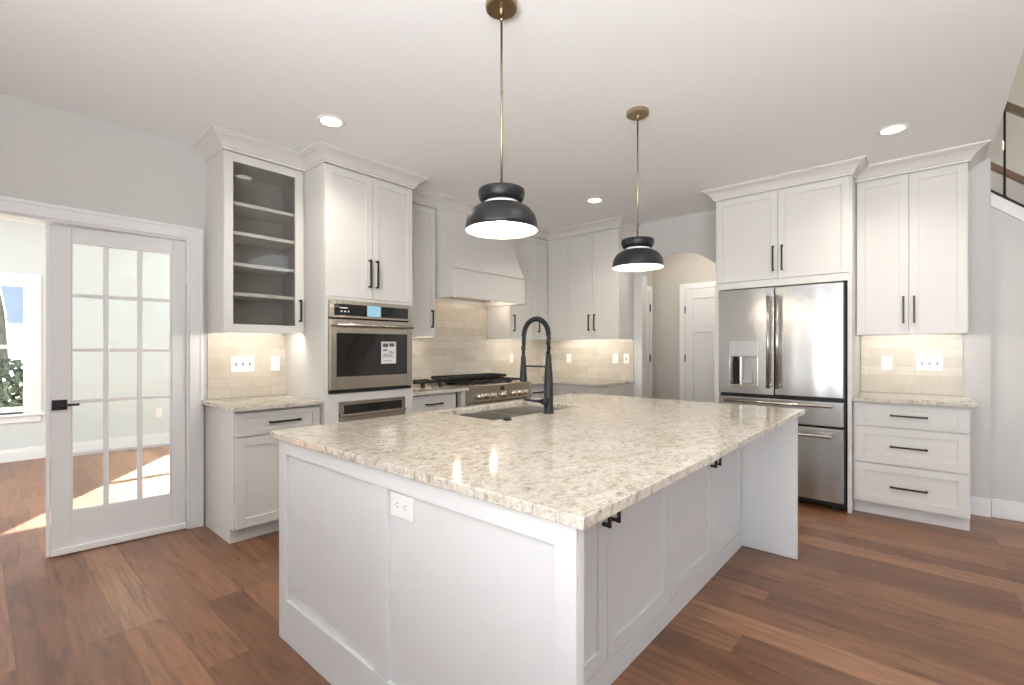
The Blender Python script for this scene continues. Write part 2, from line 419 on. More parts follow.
# sunroom
wall_with_holes('wall_sunroom_far', 'Y', 7.85, 7.97, -2.6, 4.4, CEIL, [(-1.15, .43, .56, 2.06), (2.12, 3.7, .56, 2.06)], 'sunwall')
wall_with_holes('wall_sunroom_left', 'X', -2.6, -2.48, YW+T, 7.97, CEIL, [(4.7, 7.2, .65, 2.15)], 'sunwall')
struct('wall_sunroom_right', B((4.3, 4.4, YW+T, 7.97, 0, CEIL)), 'sunwall')
# windows
def window(name, x0, x1, z0, z1, y):
    fr = B((x0-.09, x1+.09, y-.02, y, z1, z1+.095), (x0-.09, x0, y-.02, y, z0-.02, z1), (x1, x1+.09, y-.02, y, z0-.02, z1),
           (x0-.12, x1+.12, y-.05, y, z0-.045, z0-.02), (x0-.09, x1+.09, y-.02, y, z0-.12, z0-.045))
    addb(fr, x0, x0+.05, y, y+.10, z0, z1); addb(fr, x1-.05, x1, y, y+.10, z0, z1)
    addb(fr, x0+.05, x1-.05, y, y+.10, z0-.02, z0+.05); addb(fr, x0+.05, x1-.05, y, y+.10, z1-.05, z1)
    zm = (z0+z1)/2; addb(fr, x0+.05, x1-.05, y+.04, y+.09, zm-.022, zm+.022)
    w = struct(name, fr, 'trim', .003)
    g = obj('pane', B((x0+.05, x1-.05, y+.06, y+.064, z0+.05, zm-.022), (x0+.05, x1-.05, y+.06, y+.064, zm+.022, z1-.05)), 'glass', None)
    g.parent = w; g.location = g.location - w.location
    return w
window('window_1', -1.15, .43, .56, 2.06, 7.85)
window('window_2', 2.12, 3.7, .56, 2.06, 7.85)
# baseboards
def base_y(name, x0, x1, y, m='trim'):   # along X, facing -Y
    return struct(name, B((x0, x1, y-.014, y, 0, .115), (x0, x1, y-.009, y, .115, .14)), m, .002)
base_y('baseboard_sunroom', -2.48, 4.3, 7.85)
struct('baseboard_right', B((XB-.014, XB, -.362, -.24, 0, .115), (XB-.009, XB, -.362, -.24, .115, .14)), 'trim', .002)
struct('baseboard_stair', B((5.146, 5.16, -2.88, -.366, 0, .115), (5.151, 5.16, -2.88, -.366, .115, .14)), 'trim', .002)
struct('baseboard_hall', B((6.186, 6.2, 2.51, 2.85, 0, .14)), 'trim', .002)
# casing round the french door opening
bm = bmesh.new(); y = YW
CW = .085
for x0, x1, z0, z1 in ((DX1-.006, DX1-.006+CW, 0, DZ-.008+CW), (DX0+.006-CW, DX0+.006, 0, DZ-.008+CW)):
    addb(bm, x0, x1, y-.016, y-.0005, z0, z1)
addb(bm, DX0+.006, DX1-.006, y-.016, y-.0005, DZ-.008, DZ-.008+CW)
addb(bm, DX1-.006+CW-.022, DX1-.006+CW, y-.024, y-.016, 0, DZ-.008+CW); addb(bm, DX0-CW+.006, DX1-.006+CW-.022, y-.024, y-.016, DZ-.008+CW-.022, DZ-.008+CW)
struct('trim_3', bm, 'trim', .003)
struct('trim_4', B((DX1-.02, DX1, YW, YW+T, 0, DZ), (DX0, DX0+.02, YW, YW+T, 0, DZ), (DX0+.02, DX1-.02, YW, YW+T, DZ-.02, DZ)), 'trim')
struct('trim_5', B((DX0-CW+.006, DX0+.006, YW+T, YW+T+.018, 0, DZ+CW), (DX1-.006, DX1+CW-.006, YW+T, YW+T+.018, 0, DZ+CW), (DX0+.006, DX1-.006, YW+T, YW+T+.018, DZ-.008, DZ+CW)), 'trim', .003)
# french door leaf, hinged at the right jamb and slightly open into the sunroom (local: x<0 runs to the free edge)
ANG = -math.radians(5.5)
leaf = bpy.data.objects.new('door_1', None); C.objects.link(leaf); leaf.location = (1.000, 3.985, .008); leaf.rotation_euler = (0, 0, ANG); leaf['kind'] = 'structure'
def L(x): return (x-1.0)/math.cos(ANG)
lx0 = L(.312); zl = [.27, .619, .953, 1.279, 1.625, 1.953]; px = [L(.403), L(.554), L(.586), L(.727), L(.760), L(.919)]
bm = B((lx0, px[0], 0, .042, 0, 2.045), (px[5], 0, 0, .042, 0, 2.045), (px[0], px[5], 0, .042, 0, zl[0]-.008), (px[0], px[5], 0, .042, zl[5]-.008, 2.045))
obj('stile_and_rail_frame', bm, 'door', leaf, .002, local=True)
bm = bmesh.new()
for k in (1, 3): addb(bm, px[k]+.002, px[k+1]-.002, .008, .034, zl[0]-.008, zl[5]-.008)
for z in zl[1:5]: addb(bm, px[0], px[5], .009, .033, z-.019, z+.003)
for a, b in ((px[0], px[0]+.009), (px[5]-.009, px[5])): addb(bm, a, b, .005, .037, zl[0]-.008, zl[5]-.008)
obj('muntin_grid', bm, 'door', leaf, .003, local=True)
obj('pane', B((px[0]+.002, px[5]-.002, .019, .023, zl[0]-.008, zl[5]-.008)), 'glass', leaf, local=True)
obj('astragal', B((lx0-.022, lx0-.002, -.004, .03, 0, 2.045)), 'trim', leaf, .002, local=True)
obj('door_sweep', B((lx0, 0, -.018, -.001, .001, .040)), 'plate', leaf, .003, local=True)
h = obj('lever_handle', tube(B((lx0+.004, lx0+.074, -.010, -.0005, .900, .962)), [(lx0+.037, -.009, .931), (lx0+.037, -.05, .931), (lx0+.045, -.052, .931), (lx0+.13, -.052, .931)], .0075, 10), 'black', leaf, .001, local=True)
obj('hinge', B((-.004, .006, -.012, -.001, .2, .3), (-.004, .006, -.012, -.001, 1.0, 1.1), (-.004, .006, -.012, -.001, 1.75, 1.85)), 'trim', leaf, local=True)
# hall doors
def panel_door_x(name, x, y0, y1, z1):   # six-panel style door facing -X
    d = bpy.data.objects.new(name, None); C.objects.link(d); d.location = (x, y0, 0); d['kind'] = 'structure'
    cw = .075
    obj('casing', B((x-.02, x-.001, y1, y1+cw, 0, z1+cw), (x-.02, x-.001, y0-cw, y0, 0, z1+cw), (x-.02, x-.001, y0, y1, z1, z1+cw)), 'trim', d, .003)
    bm = bmesh.new(); s = .11; W = y1-y0
    fb(bm, 'X', x-.012, y0+.004, y1-.004, -.010, -.004, .01, z1-.004)
    for a, b, c, e in ((y0+.004, y0+s, .01, z1-.004), (y1-s, y1-.004, .01, z1-.004), (y0+s, y1-s, .01, .25), (y0+s, y1-s, z1-.13, z1-.004), (y0+s, y1-s, 1.50, 1.62)):
        fb(bm, 'X', x-.012, a, b, -.010, .012, c, e)
    fb(bm, 'X', x-.012, (y0+y1)/2-.05, (y0+y1)/2+.05, -.01, .012, .25, 1.50)
    obj('leaf', bm, 'door', d, .003)
    for z in (.3, 1.165, 1.80):
        obj('hinge', tube(bmesh.new(), [(x-.026, y1-.001, z-.045), (x-.026, y1-.001, z+.045)], .008, 8), 'black', d)
    k = obj('doorknob', lathe([(0, -.06), (.02, -.055), (.026, -.035), (.012, -.02), (.026, -.008), (.026, 0)], 0, 0, 20), 'black', d, smooth=True, local=True)
    k.rotation_euler = (0, PI/2, 0); k.location = (-.02, .07, .95)
    return d
panel_door_x('door_2', 6.2, 1.62, 2.40, 2.07)
d3 = bpy.data.objects.new('door_3', None); C.objects.link(d3); d3.location = (6.0, 2.85, 0); d3['kind'] = 'structure'
obj('casing', B((6.05, 6.13, 2.83, 2.849, 0, 2.14), (5.29, 5.36, 2.83, 2.849, 0, 2.14), (5.36, 6.05, 2.83, 2.849, 2.07, 2.14)), 'trim', d3, .003)
obj('leaf', B((5.362, 6.046, 2.836, 2.849, .01, 2.068), (5.47, 5.94, 2.832, 2.836, .25, 1.5), (5.47, 5.94, 2.832, 2.836, 1.62, 1.95)), 'door', d3, .002)
for z in (.3, 1.165, 1.84): obj('hinge', tube(bmesh.new(), [(6.048, 2.824, z-.05), (6.048, 2.824, z+.05)], .009, 8), 'black', d3)

# ------------------------------------------------------------------ backsplash
def splash(bm, m, label):
    return tag(obj('tile_backsplash', bm, m), label, 'backsplash')
splash(B((1.13, 1.688, YW-.01, YW-.0005, .915, 1.399)), 'tileX', 'beige glazed tile backsplash under the glass-front cabinet')
splash(B((2.472, XB-.011, YW-.01, YW-.0005, .915, 1.399), (2.982, 4.052, YW-.01, YW-.0005, 1.399, 1.80)), 'tileX', 'beige glazed tile backsplash behind the gas range')
splash(B((XB-.01, XB-.0005, 2.60, YW-.0005, .915, 1.398)), 'tileY', 'beige glazed tile backsplash in the far corner, left of the archway')
splash(B((XB-.01, XB-.0005, -.205, .442, .915, 1.399)), 'tileY', 'beige glazed tile backsplash above the three-drawer cabinet')

# ------------------------------------------------------------------ countertops
def counter(boxes, label, poly=None):
    bm = B(*boxes) if boxes else bmesh.new()
    if poly: prism(bm, poly, 2, .884, .914)
    return tag(obj('countertop', bm, 'quartz', None, .003), label, 'countertop')
counter([(1.085, 1.689, 3.305, YW-.001, .884, .914)], 'speckled quartz countertop on the small cabinet beside the french door')
counter([(2.471, 3.138, 3.305, YW-.001, .884, .914)], 'speckled quartz countertop between wall oven and gas range')
counter(None, 'L-shaped speckled quartz countertop in the corner right of the range',
        [(4.07, 3.305), (4.455, 3.305), (4.455, 2.585), (XB-.001, 2.585), (XB-.001, YW-.001), (4.07, YW-.001)])
counter([(4.50, XB-.001, -.255, .443, .884, .914)], 'speckled quartz countertop on the three-drawer cabinet beside the refrigerator')
# island top with sink cutout
IX0, IX1, IY0, IY1 = .887, 3.395, .570, 2.239
SX0, SX1, SY0, SY1 = 1.79, 2.62, 1.705, 2.165
counter([(IX0, SX0, IY0, IY1, .884, .914), (SX1, IX1, IY0, IY1, .884, .914), (SX0, SX1, IY0, SY0, .884, .914), (SX0, SX1, SY1, IY1, .884, .914)],
        'large cream and brown speckled quartz island countertop')
o = bpy.data.objects['countertop.004']
# weld the four pieces so the bevel only touches real edges
bm = bmesh.new(); bm.from_mesh(o.data)
bm.clear()
ox = [IX0, SX0, SX1, IX1]; oy = [IY0, SY0, SY1, IY1]
def gv(z): return [[bm.verts.new((x, y_, z)) for y_ in oy] for x in ox]
lo, hi = gv(.884), gv(.914)
for i in range(3):
    for j in range(3):
        if i == 1 and j == 1: continue
        bm.faces.new((hi[i][j], hi[i+1][j], hi[i+1][j+1], hi[i][j+1])); bm.faces.new((lo[i][j], lo[i][j+1], lo[i+1][j+1], lo[i+1][j]))
for a, b in [((i, 0), (i+1, 0)) for i in range(3)] + [((i, 3), (i+1, 3)) for i in range(3)] + [((0, i), (0, i+1)) for i in range(3)] + [((3, i), (3, i+1)) for i in range(3)] + [((1, 1), (2, 1)), ((1, 2), (2, 2)), ((1, 1), (1, 2)), ((2, 1), (2, 2))]:
    bm.faces.new((lo[a[0]][a[1]], lo[b[0]][b[1]], hi[b[0]][b[1]], hi[a[0]][a[1]]))
bmesh.ops.recalc_face_normals(bm, faces=bm.faces)
bmesh.ops.translate(bm, verts=bm.verts, vec=-o.location); bm.to_mesh(o.data); bm.free()

# ------------------------------------------------------------------ island
t = thing('kitchen_island', 'large white kitchen island cabinet with paneled end and open seating side', 'kitchen island', (2.1, 1.4, 0))
BX0, BX1, BY0, BY1 = .903, 3.345, .600, 2.185; CY = .912
# paneled end facing the camera
bm = bmesh.new(); X = BX0
addb(bm, X+.014, X+.034, BY0, BY1, 0, .884)
def ip(y0, y1, z0, z1): addb(bm, X, X+.014, y0, y1, z0, z1)
ip(2.113, BY1, 0, .884); ip(1.345, 1.422, .183, .823); ip(BY0, .662, 0, .884)
ip(.662, 2.113, .823, .884); ip(.662, 2.113, 0, .183)
obj('end_panel', bm, 'island', t, .0015)
obj('end_panel', B((3.318, BX1, BY0, BY1, 0, .884)), 'island', t, .0015)
obj('cabinet_body', B((BX0+.034, 3.318, CY+.022, BY1-.02, .0, .884)), 'island', t) if False else None
# hollow body so the sink sits in it
bx0 = BX0+.034; bx1 = 3.318; by0 = CY+.02; by1 = BY1-.002
obj('cabinet_body', B((bx0, bx1, by0, by0+.018, .0, .884), (bx0, bx1, by1-.018, by1, 0, .884), (bx0, bx1, by0+.018, by1-.018, .08, .1)), 'island', t)
obj('toe_board', B((bx0, bx1, CY, by0-.0005, 0, .098)), 'island', t, .001)
xs = [bx0+.06, 1.585, 2.17, 2.755, bx1-.012]
obj('filler', B((bx0, xs[0]-.002, CY+.002, by0-.0005, .1, .884)), 'island', t)
for i in range(4):
    d = shaker('door', t, 'Y', CY, xs[i], xs[i+1], .10, .872, 'island', .062)
    pull(d, 'Y', CY, xs[i+1]-.035 if i % 2 == 0 else xs[i]+.035, .71, .17)
for i in range(4):      # working side
    f = by1+.022
    bm = bmesh.new(); u0, u1 = xs[i]+.0016, xs[i+1]-.0016
    for a, b, c, e in ((u0, u0+.06, .10, .87), (u1-.06, u1, .10, .87), (u0+.06, u1-.06, .10, .16), (u0+.06, u1-.06, .81, .87)): addb(bm, a, b, by1+.001, by1+.02, c, e)
    addb(bm, u0+.05, u1-.05, by1+.001, by1+.010, .15, .82)
    d = obj('door', bm, 'island', t, .001)
    hx = (u1-.035 if i % 2 == 0 else u0+.035)
    obj('handle', B((hx-.005, hx+.005, by1+.044, by1+.055, .62, .80), (hx-.005, hx+.005, by1+.02, by1+.046, .63, .64), (hx-.005, hx+.005, by1+.02, by1+.046, .78, .79)), 'bronze', d)
# plates
def plate(parent_or_none, fr, f, u, z, w_, h_, kinds, name, label=None, group=None, horiz=False):
    if parent_or_none is None:
        r = thing(name, label, 'outlet' if name == 'wall_outlet' else 'switch', fp(fr, f, u, 0, z-h_/2), group)
        bm = bmesh.new(); fb(bm, fr, f, u-w_/2, u+w_/2, .0003, .006, z-h_/2, z+h_/2); obj('cover_plate', bm, 'plate', r, .0015); p = r
    else:
        bm = bmesh.new(); fb(bm, fr, f, u-w_/2, u+w_/2, .0003, .006, z-h_/2, z+h_/2); p = obj(name, bm, 'plate', parent_or_none, .0015, label=label)
    n_ = len(kinds)
    for i, k in enumerate(kinds):
        uu = u + (i-(n_-1)/2)*w_/n_*(.86)
        if k == 'toggle':
            bm = bmesh.new(); fb(bm, fr, f, uu-.005, uu+.005, .006, .018, z-.002, z+.012); fb(bm, fr, f, uu-.007, uu+.007, .0055, .0065, z-.014, z+.014)
            obj('toggle', bm, 'slot', p)
        elif k == 'rocker':
            bm = bmesh.new(); fb(bm, fr, f, uu-.014, uu+.014, .006, .009, z-.030, z+.030); obj('rocker', bm, 'plate', p, .001)
        else:
            for s in (-1, 1):
                bm = bmesh.new(); a, b = (s*.022, 0) if horiz else (0, s*.02)
                for e in (-.006, .006):
                    if horiz: fb(bm, fr, f, uu+a-.005, uu+a+.005, .006, .0068, z+e-.0012, z+e+.0012)
                    else: fb(bm, fr, f, uu+e-.0012, uu+e+.0012, .006, .0068, z+b-.005, z+b+.005)
                if horiz: fb(bm, fr, f, uu+a+.009, uu+a+.013, .006, .0068, z-.002, z+.002)
                else: fb(bm, fr, f, uu-.002, uu+.002, .006, .0068, z+b-.013, z+b-.009)
                obj('socket', bm, 'slot', p)
    return p
plate(t, 'X', BX0+.014, 1.277, .777, .122, .078, ['o'], 'outlet_plate', None, horiz=True)

# sink
t = thing('kitchen_sink', 'double bowl stainless undermount sink in the island countertop', 'sink', (2.23, 1.95, .66))
def bowl(x0, x1):
    bm = bmesh.new(); w_ = .004; z0 = .72; z1 = .8835
    addb(bm, x0, x1, SY0+.0, SY1, z0-w_, z0); addb(bm, x0, x0+w_, SY0, SY1, z0, z1); addb(bm, x1-w_, x1, SY0, SY1, z0, z1)
    addb(bm, x0+w_, x1-w_, SY0, SY0+w_, z0, z1); addb(bm, x0+w_, x1-w_, SY1-w_, SY1, z0, z1)
    b = obj('bowl', bm, 'sinksteel', t, .001)
    cx = (x0+x1)/2; cy = (SY0+SY1)/2
    obj('drain', lathe([(0, z0+.003), (.03, z0+.003), (.044, z0+.006), (.05, z0+.001)], cx, cy, 28), 'knob', b, smooth=True)
xm = (SX0+SX1)/2-.02
bowl(SX0-.004, xm-.006); bowl(xm+.006, SX1+.004)
obj('divider', B((xm-.0055, xm+.0055, SY0+.001, SY1-.001, .73, .878)), 'knob', t, .003)
# faucet: spring spout over the sink
FX, FY = 2.2, 1.652
t = thing('kitchen_faucet', 'tall matte black spring faucet with pull-down sprayer on the island', 'faucet', (FX, FY, .9142))
zb = .9145
obj('body', lathe([(0, zb), (.032, zb), (.032, zb+.006), (.027, zb+.01), (.0265, zb+.16), (.024, zb+.22), (.018, zb+.30), (.016, zb+.34), (0, zb+.345)], FX, FY, 32), 'black', t, smooth=True)
arc = []; R = .093; yc = FY+R; zc = 1.365
arc.append((FX, FY, zb+.33))
for k in range(25):
    a = PI*k/24; arc.append((FX, yc-R*math.cos(a), zc+R*1.06*math.sin(a)))
arc += [(FX, FY+2*R, 1.335), (FX, FY+2*R+.002, 1.30)]
sp = tube(bmesh.new(), arc, .0105, 14)
spo = obj('spout_hose', sp, 'black', t, smooth=True)
# coil spring round the spout
def arc_at(s):
    n_ = len(arc)-1; x = s*n_; i = min(int(x), n_-1); f = x-i; a, b = Vector(arc[i]), Vector(arc[i+1]); return a.lerp(b, f), (b-a).normalized()
hel = []; turns = 58
for k in range(turns*8+1):
    s = k/(turns*8); p, d = arc_at(s); a = Vector((1, 0, 0)); b = d.cross(a).normalized(); an = 2*PI*k/8
    hel.append(p + (a*math.cos(an)+b*math.sin(an))*.0135)
obj('spring', tube(bmesh.new(), hel, .0028, 5), 'black', spo, smooth=True)
ys = FY+2*R+.004
obj('sprayer', lathe([(0, 1.30), (.014, 1.30), (.014, 1.285), (.011, 1.28), (.011, 1.245), (.015, 1.24), (.017, 1.19), (.020, 1.14), (.0235, 1.095), (.0225, 1.088), (0, 1.088)], FX, ys, 28), 'black', t, smooth=True)
obj('support_arm', tube(bmesh.new(), [(FX, FY+.012, 1.183), (FX, ys-.016, 1.183)], .0055, 10), 'black', t, smooth=True)
bm = tube(bmesh.new(), [(FX-.02, FY, .985), (FX-.055, FY, .985)], [.021, .019], 20)
tube(bm, [(FX-.045, FY+.004, .985), (FX-.085, FY+.03, .989), (FX-.135, FY+.075, .999)], [.011, .008, .0065], 12)
obj('lever', bm, 'black', t, smooth=True)
tag(obj('air_switch', lathe([(0, .9255), (.016, .9255), (.019, .922), (.024, .918), (.024, .9143), (0, .9143)], 1.845, 1.655, 28), 'black', None, smooth=True), 'small round black air switch button on the island countertop beside the sink', 'button')

# ------------------------------------------------------------------ cabinets on the left wall
FR = 3.36
def toe_and_body(t, x0, x1, y0, y1, m='cab', fr='Y', toe=.075):
    # box carcass; fr says which side is the front (toe kick recess)
    if fr == 'Y': obj('cabinet_body', B((x0, x1, y0, y1, .102, .883), (x0, x1, y0+toe, y1, 0, .102)), m, t, .001)
    else: obj('cabinet_body', B((x0, x1, y0, y1, .102, .883), (x0+toe, x1, y0, y1, 0, .102)), m, t, .001)
t = thing('base_cabinet', 'light grey base cabinet with one drawer and door beside the french door', 'cabinet', (1.41, 3.65, 0))
toe_and_body(t, 1.113, 1.688, FR+.021, YW-.001)
d = shaker('drawer', t, 'Y', FR, 1.118, 1.684, .712, .868, st=.055, rail=.036); pull(d, 'Y', FR, 1.425, .79, .21, False)
d = shaker('door', t, 'Y', FR, 1.118, 1.684, .112, .705); pull(d, 'Y', FR, 1.665, .60, .17)

t = thing('glass_front_cabinet', 'tall wall cabinet with glass door and four open shelves', 'cabinet', (1.41, 3.8, 1.4))
gx0, gx1 = 1.124, 1.688
obj('cabinet_body', B((gx0, gx0+.018, 3.622, YW-.001, 1.40, 2.66), (gx1-.018, gx1, 3.622, YW-.001, 1.40, 2.66), (gx0+.018, gx1-.018, 3.622, YW-.001, 1.425, 1.44), (gx0+.018, gx1-.018, 3.622, YW-.001, 2.60, 2.66)), 'cab', t, .001)
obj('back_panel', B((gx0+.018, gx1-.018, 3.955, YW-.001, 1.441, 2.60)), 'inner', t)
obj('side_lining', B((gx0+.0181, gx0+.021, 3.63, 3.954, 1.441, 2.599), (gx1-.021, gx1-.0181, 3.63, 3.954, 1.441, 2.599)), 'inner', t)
for z in (1.672, 1.882, 2.100, 2.308): obj('shelf', B((gx0+.0215, gx1-.0215, 3.64, 3.954, z-.012, z+.012)), 'cab', t, .001)
d = shaker('door', t, 'Y', 3.6, gx0, gx1-.022, 1.402, 2.642, open_=True, st=.056)
obj('pane', B((gx0+.055, gx1-.077, 3.608, 3.612, 1.456, 2.588)), 'cabglass', d)
pull(d, 'Y', 3.6, gx1-.048, 1.575, .17)
crown(t, CP, [0, 1])
obj('light_strip', B((gx0+.05, gx1-.05, 3.628, 3.646, 1.418, 1.4245)), 'ledstrip', t)

# tall oven cabinet (hollow where the appliances sit)
t = thing('oven_cabinet', 'tall cabinet tower holding the built-in wall oven', 'cabinet', (2.08, 3.65, 0))
TX0, TX1, TF = 1.690, 2.470, 3.3; OX0a, OX1a = 1.714, 2.446
bm = B((TX0, TX0+.019, TF+.0215, YW-.001, 0, 2.66), (TX1-.019, TX1, TF+.0215, YW-.001, 0, 2.66), (TX0+.019, TX1-.019, TF+.022, YW-.001, 1.657, 1.675), (TX0+.019, TX1-.019, TF+.022, YW-.001, .925, .945), (TX0+.019, TX1-.019, TF+.022, YW-.001, 2.62, 2.66),
        (TX0+.019, TX1-.019, TF+.022, YW-.001, .40, .42), (TX0+.019, TX1-.019, YW-.02, YW-.001, 0, 2.62), (TX0+.019, TX1-.019, TF+.06, YW-.02, 0, .1))
obj('cabinet_body', bm, 'cab', t, .001)
obj('face_frame', B((TX0, 1.797, TF, TF+.021, .412, .952), (2.386, TX1, TF, TF+.021, .412, .952), (1.797, 2.386, TF+.002, TF+.02, .889, .952)), 'cab', t, .001)
obj('stile', B((TX0, OX0a-.001, TF, TF+.021, .9525, 1.6525)), 'cab', t, .001)
obj('stile', B((OX1a+.001, TX1, TF, TF+.021, .9525, 1.6525)), 'cab', t, .001)
obj('rail', B((TX0, TX1, TF, TF+.021, 1.653, 1.673)), 'cab', t, .001)
xm = 2.084
for a, b, hx in ((TX0, xm, xm-.032), (xm, TX1, xm+.032)):
    d = shaker('door', t, 'Y', TF, a, b, 1.675, 2.642); pull(d, 'Y', TF, hx, 1.875, .22)
shaker('drawer', t, 'Y', TF, TX0, TX1, .112, .405)
crown(t, CP, [2, 3, 4])

# wall oven
t = thing('wall_oven', 'stainless steel built-in wall oven with paper label on its window', 'oven', (2.085, 3.6, .956))
OX0, OX1 = 1.715, 2.445
obj('oven_body', B((OX0+.02, OX1-.02, TF+.003, TF+.55, .958, 1.64)), 'black', t)
f = TF-.004
bm = bmesh.new(); fb(bm, 'Y', f, OX0, OX1, -.006, .018, 1.520, 1.652); cp = obj('control_panel', bm, 'steelh', t, .002)
bm = bmesh.new(); fb(bm, 'Y', f, OX0+.035, OX1-.040, .0182, .020, 1.536, 1.622); obj('control_glass', bm, 'blackglass', cp)
bm = bmesh.new(); fb(bm, 'Y', f, 2.02, 2.142, .0202, .021, 1.538, 1.622); obj('display', bm, 'screen', cp)
bm = bmesh.new(); fb(bm, 'Y', f, 1.79, 1.855, .0202, .0206, 1.590, 1.597)
for k in range(3): fb(bm, 'Y', f, 1.80+.028*k, 1.812+.028*k, .0202, .0206, 1.562, 1.572)
obj('panel_markings', bm, 'plate', cp)
bm = bmesh.new()
wx0, wx1, wz0, wz1 = 1.765, 2.395, 1.078, 1.405
for a, b, c, e in ((OX0, wx0, .982, 1.508), (wx1, OX1, .982, 1.508), (wx0, wx1, .982, wz0), (wx0, wx1, wz1, 1.508)): fb(bm, 'Y', f, a, b, -.006, .024, c, e)
dr = obj('oven_door', bm, 'steelh', t, .002)
bm = bmesh.new(); fb(bm, 'Y', f, wx0-.002, wx1+.002, .012, .021, wz0-.002, wz1+.002); obj('oven_window', bm, 'blackglass', dr, .001)
bm = bmesh.new(); tube(bm, [fp('Y', f, OX0+.03, .065, 1.465), fp('Y', f, OX1-.02, .065, 1.465)], .0125, 16)
for u in (OX0+.055, OX1-.045): tube(bm, [fp('Y', f, u, .022, 1.465), fp('Y', f, u, .064, 1.465)], .009, 12)
obj('door_handle', bm, 'steelh', dr, smooth=True)
bm = bmesh.new(); fb(bm, 'Y', f, 2.145, 2.285, .0212, .0217, 1.168, 1.345)
pl = obj('paper_label', bm, 'paper', dr, label='white printed paper sheet')
pl.rotation_euler = (0, 0, 0)
bm = bmesh.new()
for u0, u1, z0, z1 in ((2.160, 2.21, 1.300, 1.33), (2.22, 2.268, 1.305, 1.332), (2.162, 2.20, 1.270, 1.283), (2.162, 2.262, 1.243, 1.247), (2.162, 2.252, 1.232, 1.236), (2.162, 2.266, 1.221, 1.225), (2.162, 2.24, 1.19, 1.194)):
    fb(bm, 'Y', f, u0, u1, .0218, .022, z0, z1)
obj('printed_lines', bm, 'ink', pl)
bm = bmesh.new(); fb(bm, 'Y', f, 2.225, 2.262, .0218, .022, 1.256, 1.262); fb(bm, 'Y', f, 2.215, 2.24, .0218, .022, 1.262, 1.268); obj('red_mark', bm, 'redink', pl)
bm = bmesh.new(); fb(bm, 'Y', f, OX0, OX1, -.006, .012, .958, .976); obj('vent_trim', bm, 'black', t)

# drawer appliance below the oven
t = thing('warming_drawer', 'stainless steel built-in drawer appliance below the wall oven', 'drawer', (2.09, 3.6, .43))
obj('appliance_body', B((1.81, 2.375, TF+.022, TF+.5, .43, .885)), 'black', t)
f = TF
bm = bmesh.new()
for a, b, c, e in ((1.80, 2.384, .862, .886), (1.80, 1.832, .80, .862), (2.35, 2.384, .80, .862)): fb(bm, 'Y', f, a, b, -.016, .014, c, e)
obj('top_trim', bm, 'steelh', t, .0015)
bm = bmesh.new(); fb(bm, 'Y', f, 1.832, 2.35, -.014, .004, .80, .862); obj('vent_glass', bm, 'blackglass', t)
bm = bmesh.new(); fb(bm, 'Y', f, 1.80, 2.384, -.016, .018, .435, .776); fb(bm, 'Y', f, 1.80, 2.384, .006, .03, .776, .797)
obj('drawer_front', bm, 'steelh', t, .003)

# base cabinet between tower and range
t = thing('base_cabinet', 'light grey base cabinet with a drawer between wall oven and gas range', 'cabinet', (2.74, 3.65, 0))
toe_and_body(t, 2.472, 3.022, FR+.021, YW-.001)
d = shaker('drawer', t, 'Y', FR, 2.476, 3.018, .712, .868, st=.055, rail=.036); pull(d, 'Y', FR, 2.745, .79, .19, False)
d = shaker('door', t, 'Y', FR, 2.476, 3.018, .112, .705); pull(d, 'Y', FR, 2.98, .60, .17)
obj('filler_strip', B((3.085, 3.14, FR, FR+.06, .102, .88)), 'cab', t)

# narrow wall cabinet left of the hood
t = thing('wall_cabinet', 'narrow wall cabinet squeezed between oven tower and range hood', 'cabinet', (2.7, 3.8, 1.4))
obj('cabinet_body', B((2.472, 2.97, 3.621, YW-.001, 1.425, 2.66), (2.472, 2.490, 3.621, YW-.001, 1.40, 1.425), (2.952, 2.97, 3.621, YW-.001, 1.40, 1.425)), 'cab', t)
d = shaker('door', t, 'Y', 3.6, 2.474, 2.968, 1.402, 2.642); pull(d, 'Y', 3.6, 2.915, 1.575, .17)
crown(t, CP, [5])
obj('light_strip', B((2.52, 2.92, 3.628, 3.646, 1.418, 1.4245)), 'ledstrip', t)

# range hood
t = thing('range_hood', 'curved painted range hood hanging over the gas range', 'range hood', (3.59, 3.7, 1.8))
HX0, HX1 = 2.985, 4.043
bm = bmesh.new()
prof = []
for k in range(17):
    s_ = k/16; prof.append((3.522 - .150*(s_**2.3), 2.66-(2.66-2.068)*s_))
prof += [(YW-.012, 2.068), (YW-.012, 2.66)]
prism(bm, prof, 0, HX0, HX1)
obj('flared_body', bm, 'cab', t)
bm = B((HX0, HX1, 3.368, 3.388, 1.785, 2.054), (HX0, HX0+.02, 3.388, YW-.012, 1.785, 2.054), (HX1-.02, HX1, 3.388, YW-.012, 1.785, 2.054))
obj('lower_box', bm, 'cab', t, .002)
obj('molding_strip', B((HX0-.001, HX1+.001, 3.354, 3.60, 2.0545, 2.0675)), 'cab', t, .003)
li = obj('liner', B((3.01, 4.02, 3.392, YW-.012, 1.835, 1.86)), 'steelh', t)
for x in (3.3, 3.85):
    obj('hood_lamp', lathe([(0, 1.829), (.03, 1.829), (.036, 1.833), (.036, 1.8355)], x, 3.66, 24), 'led', li)
crown(t, CP, [6, 7, 8])

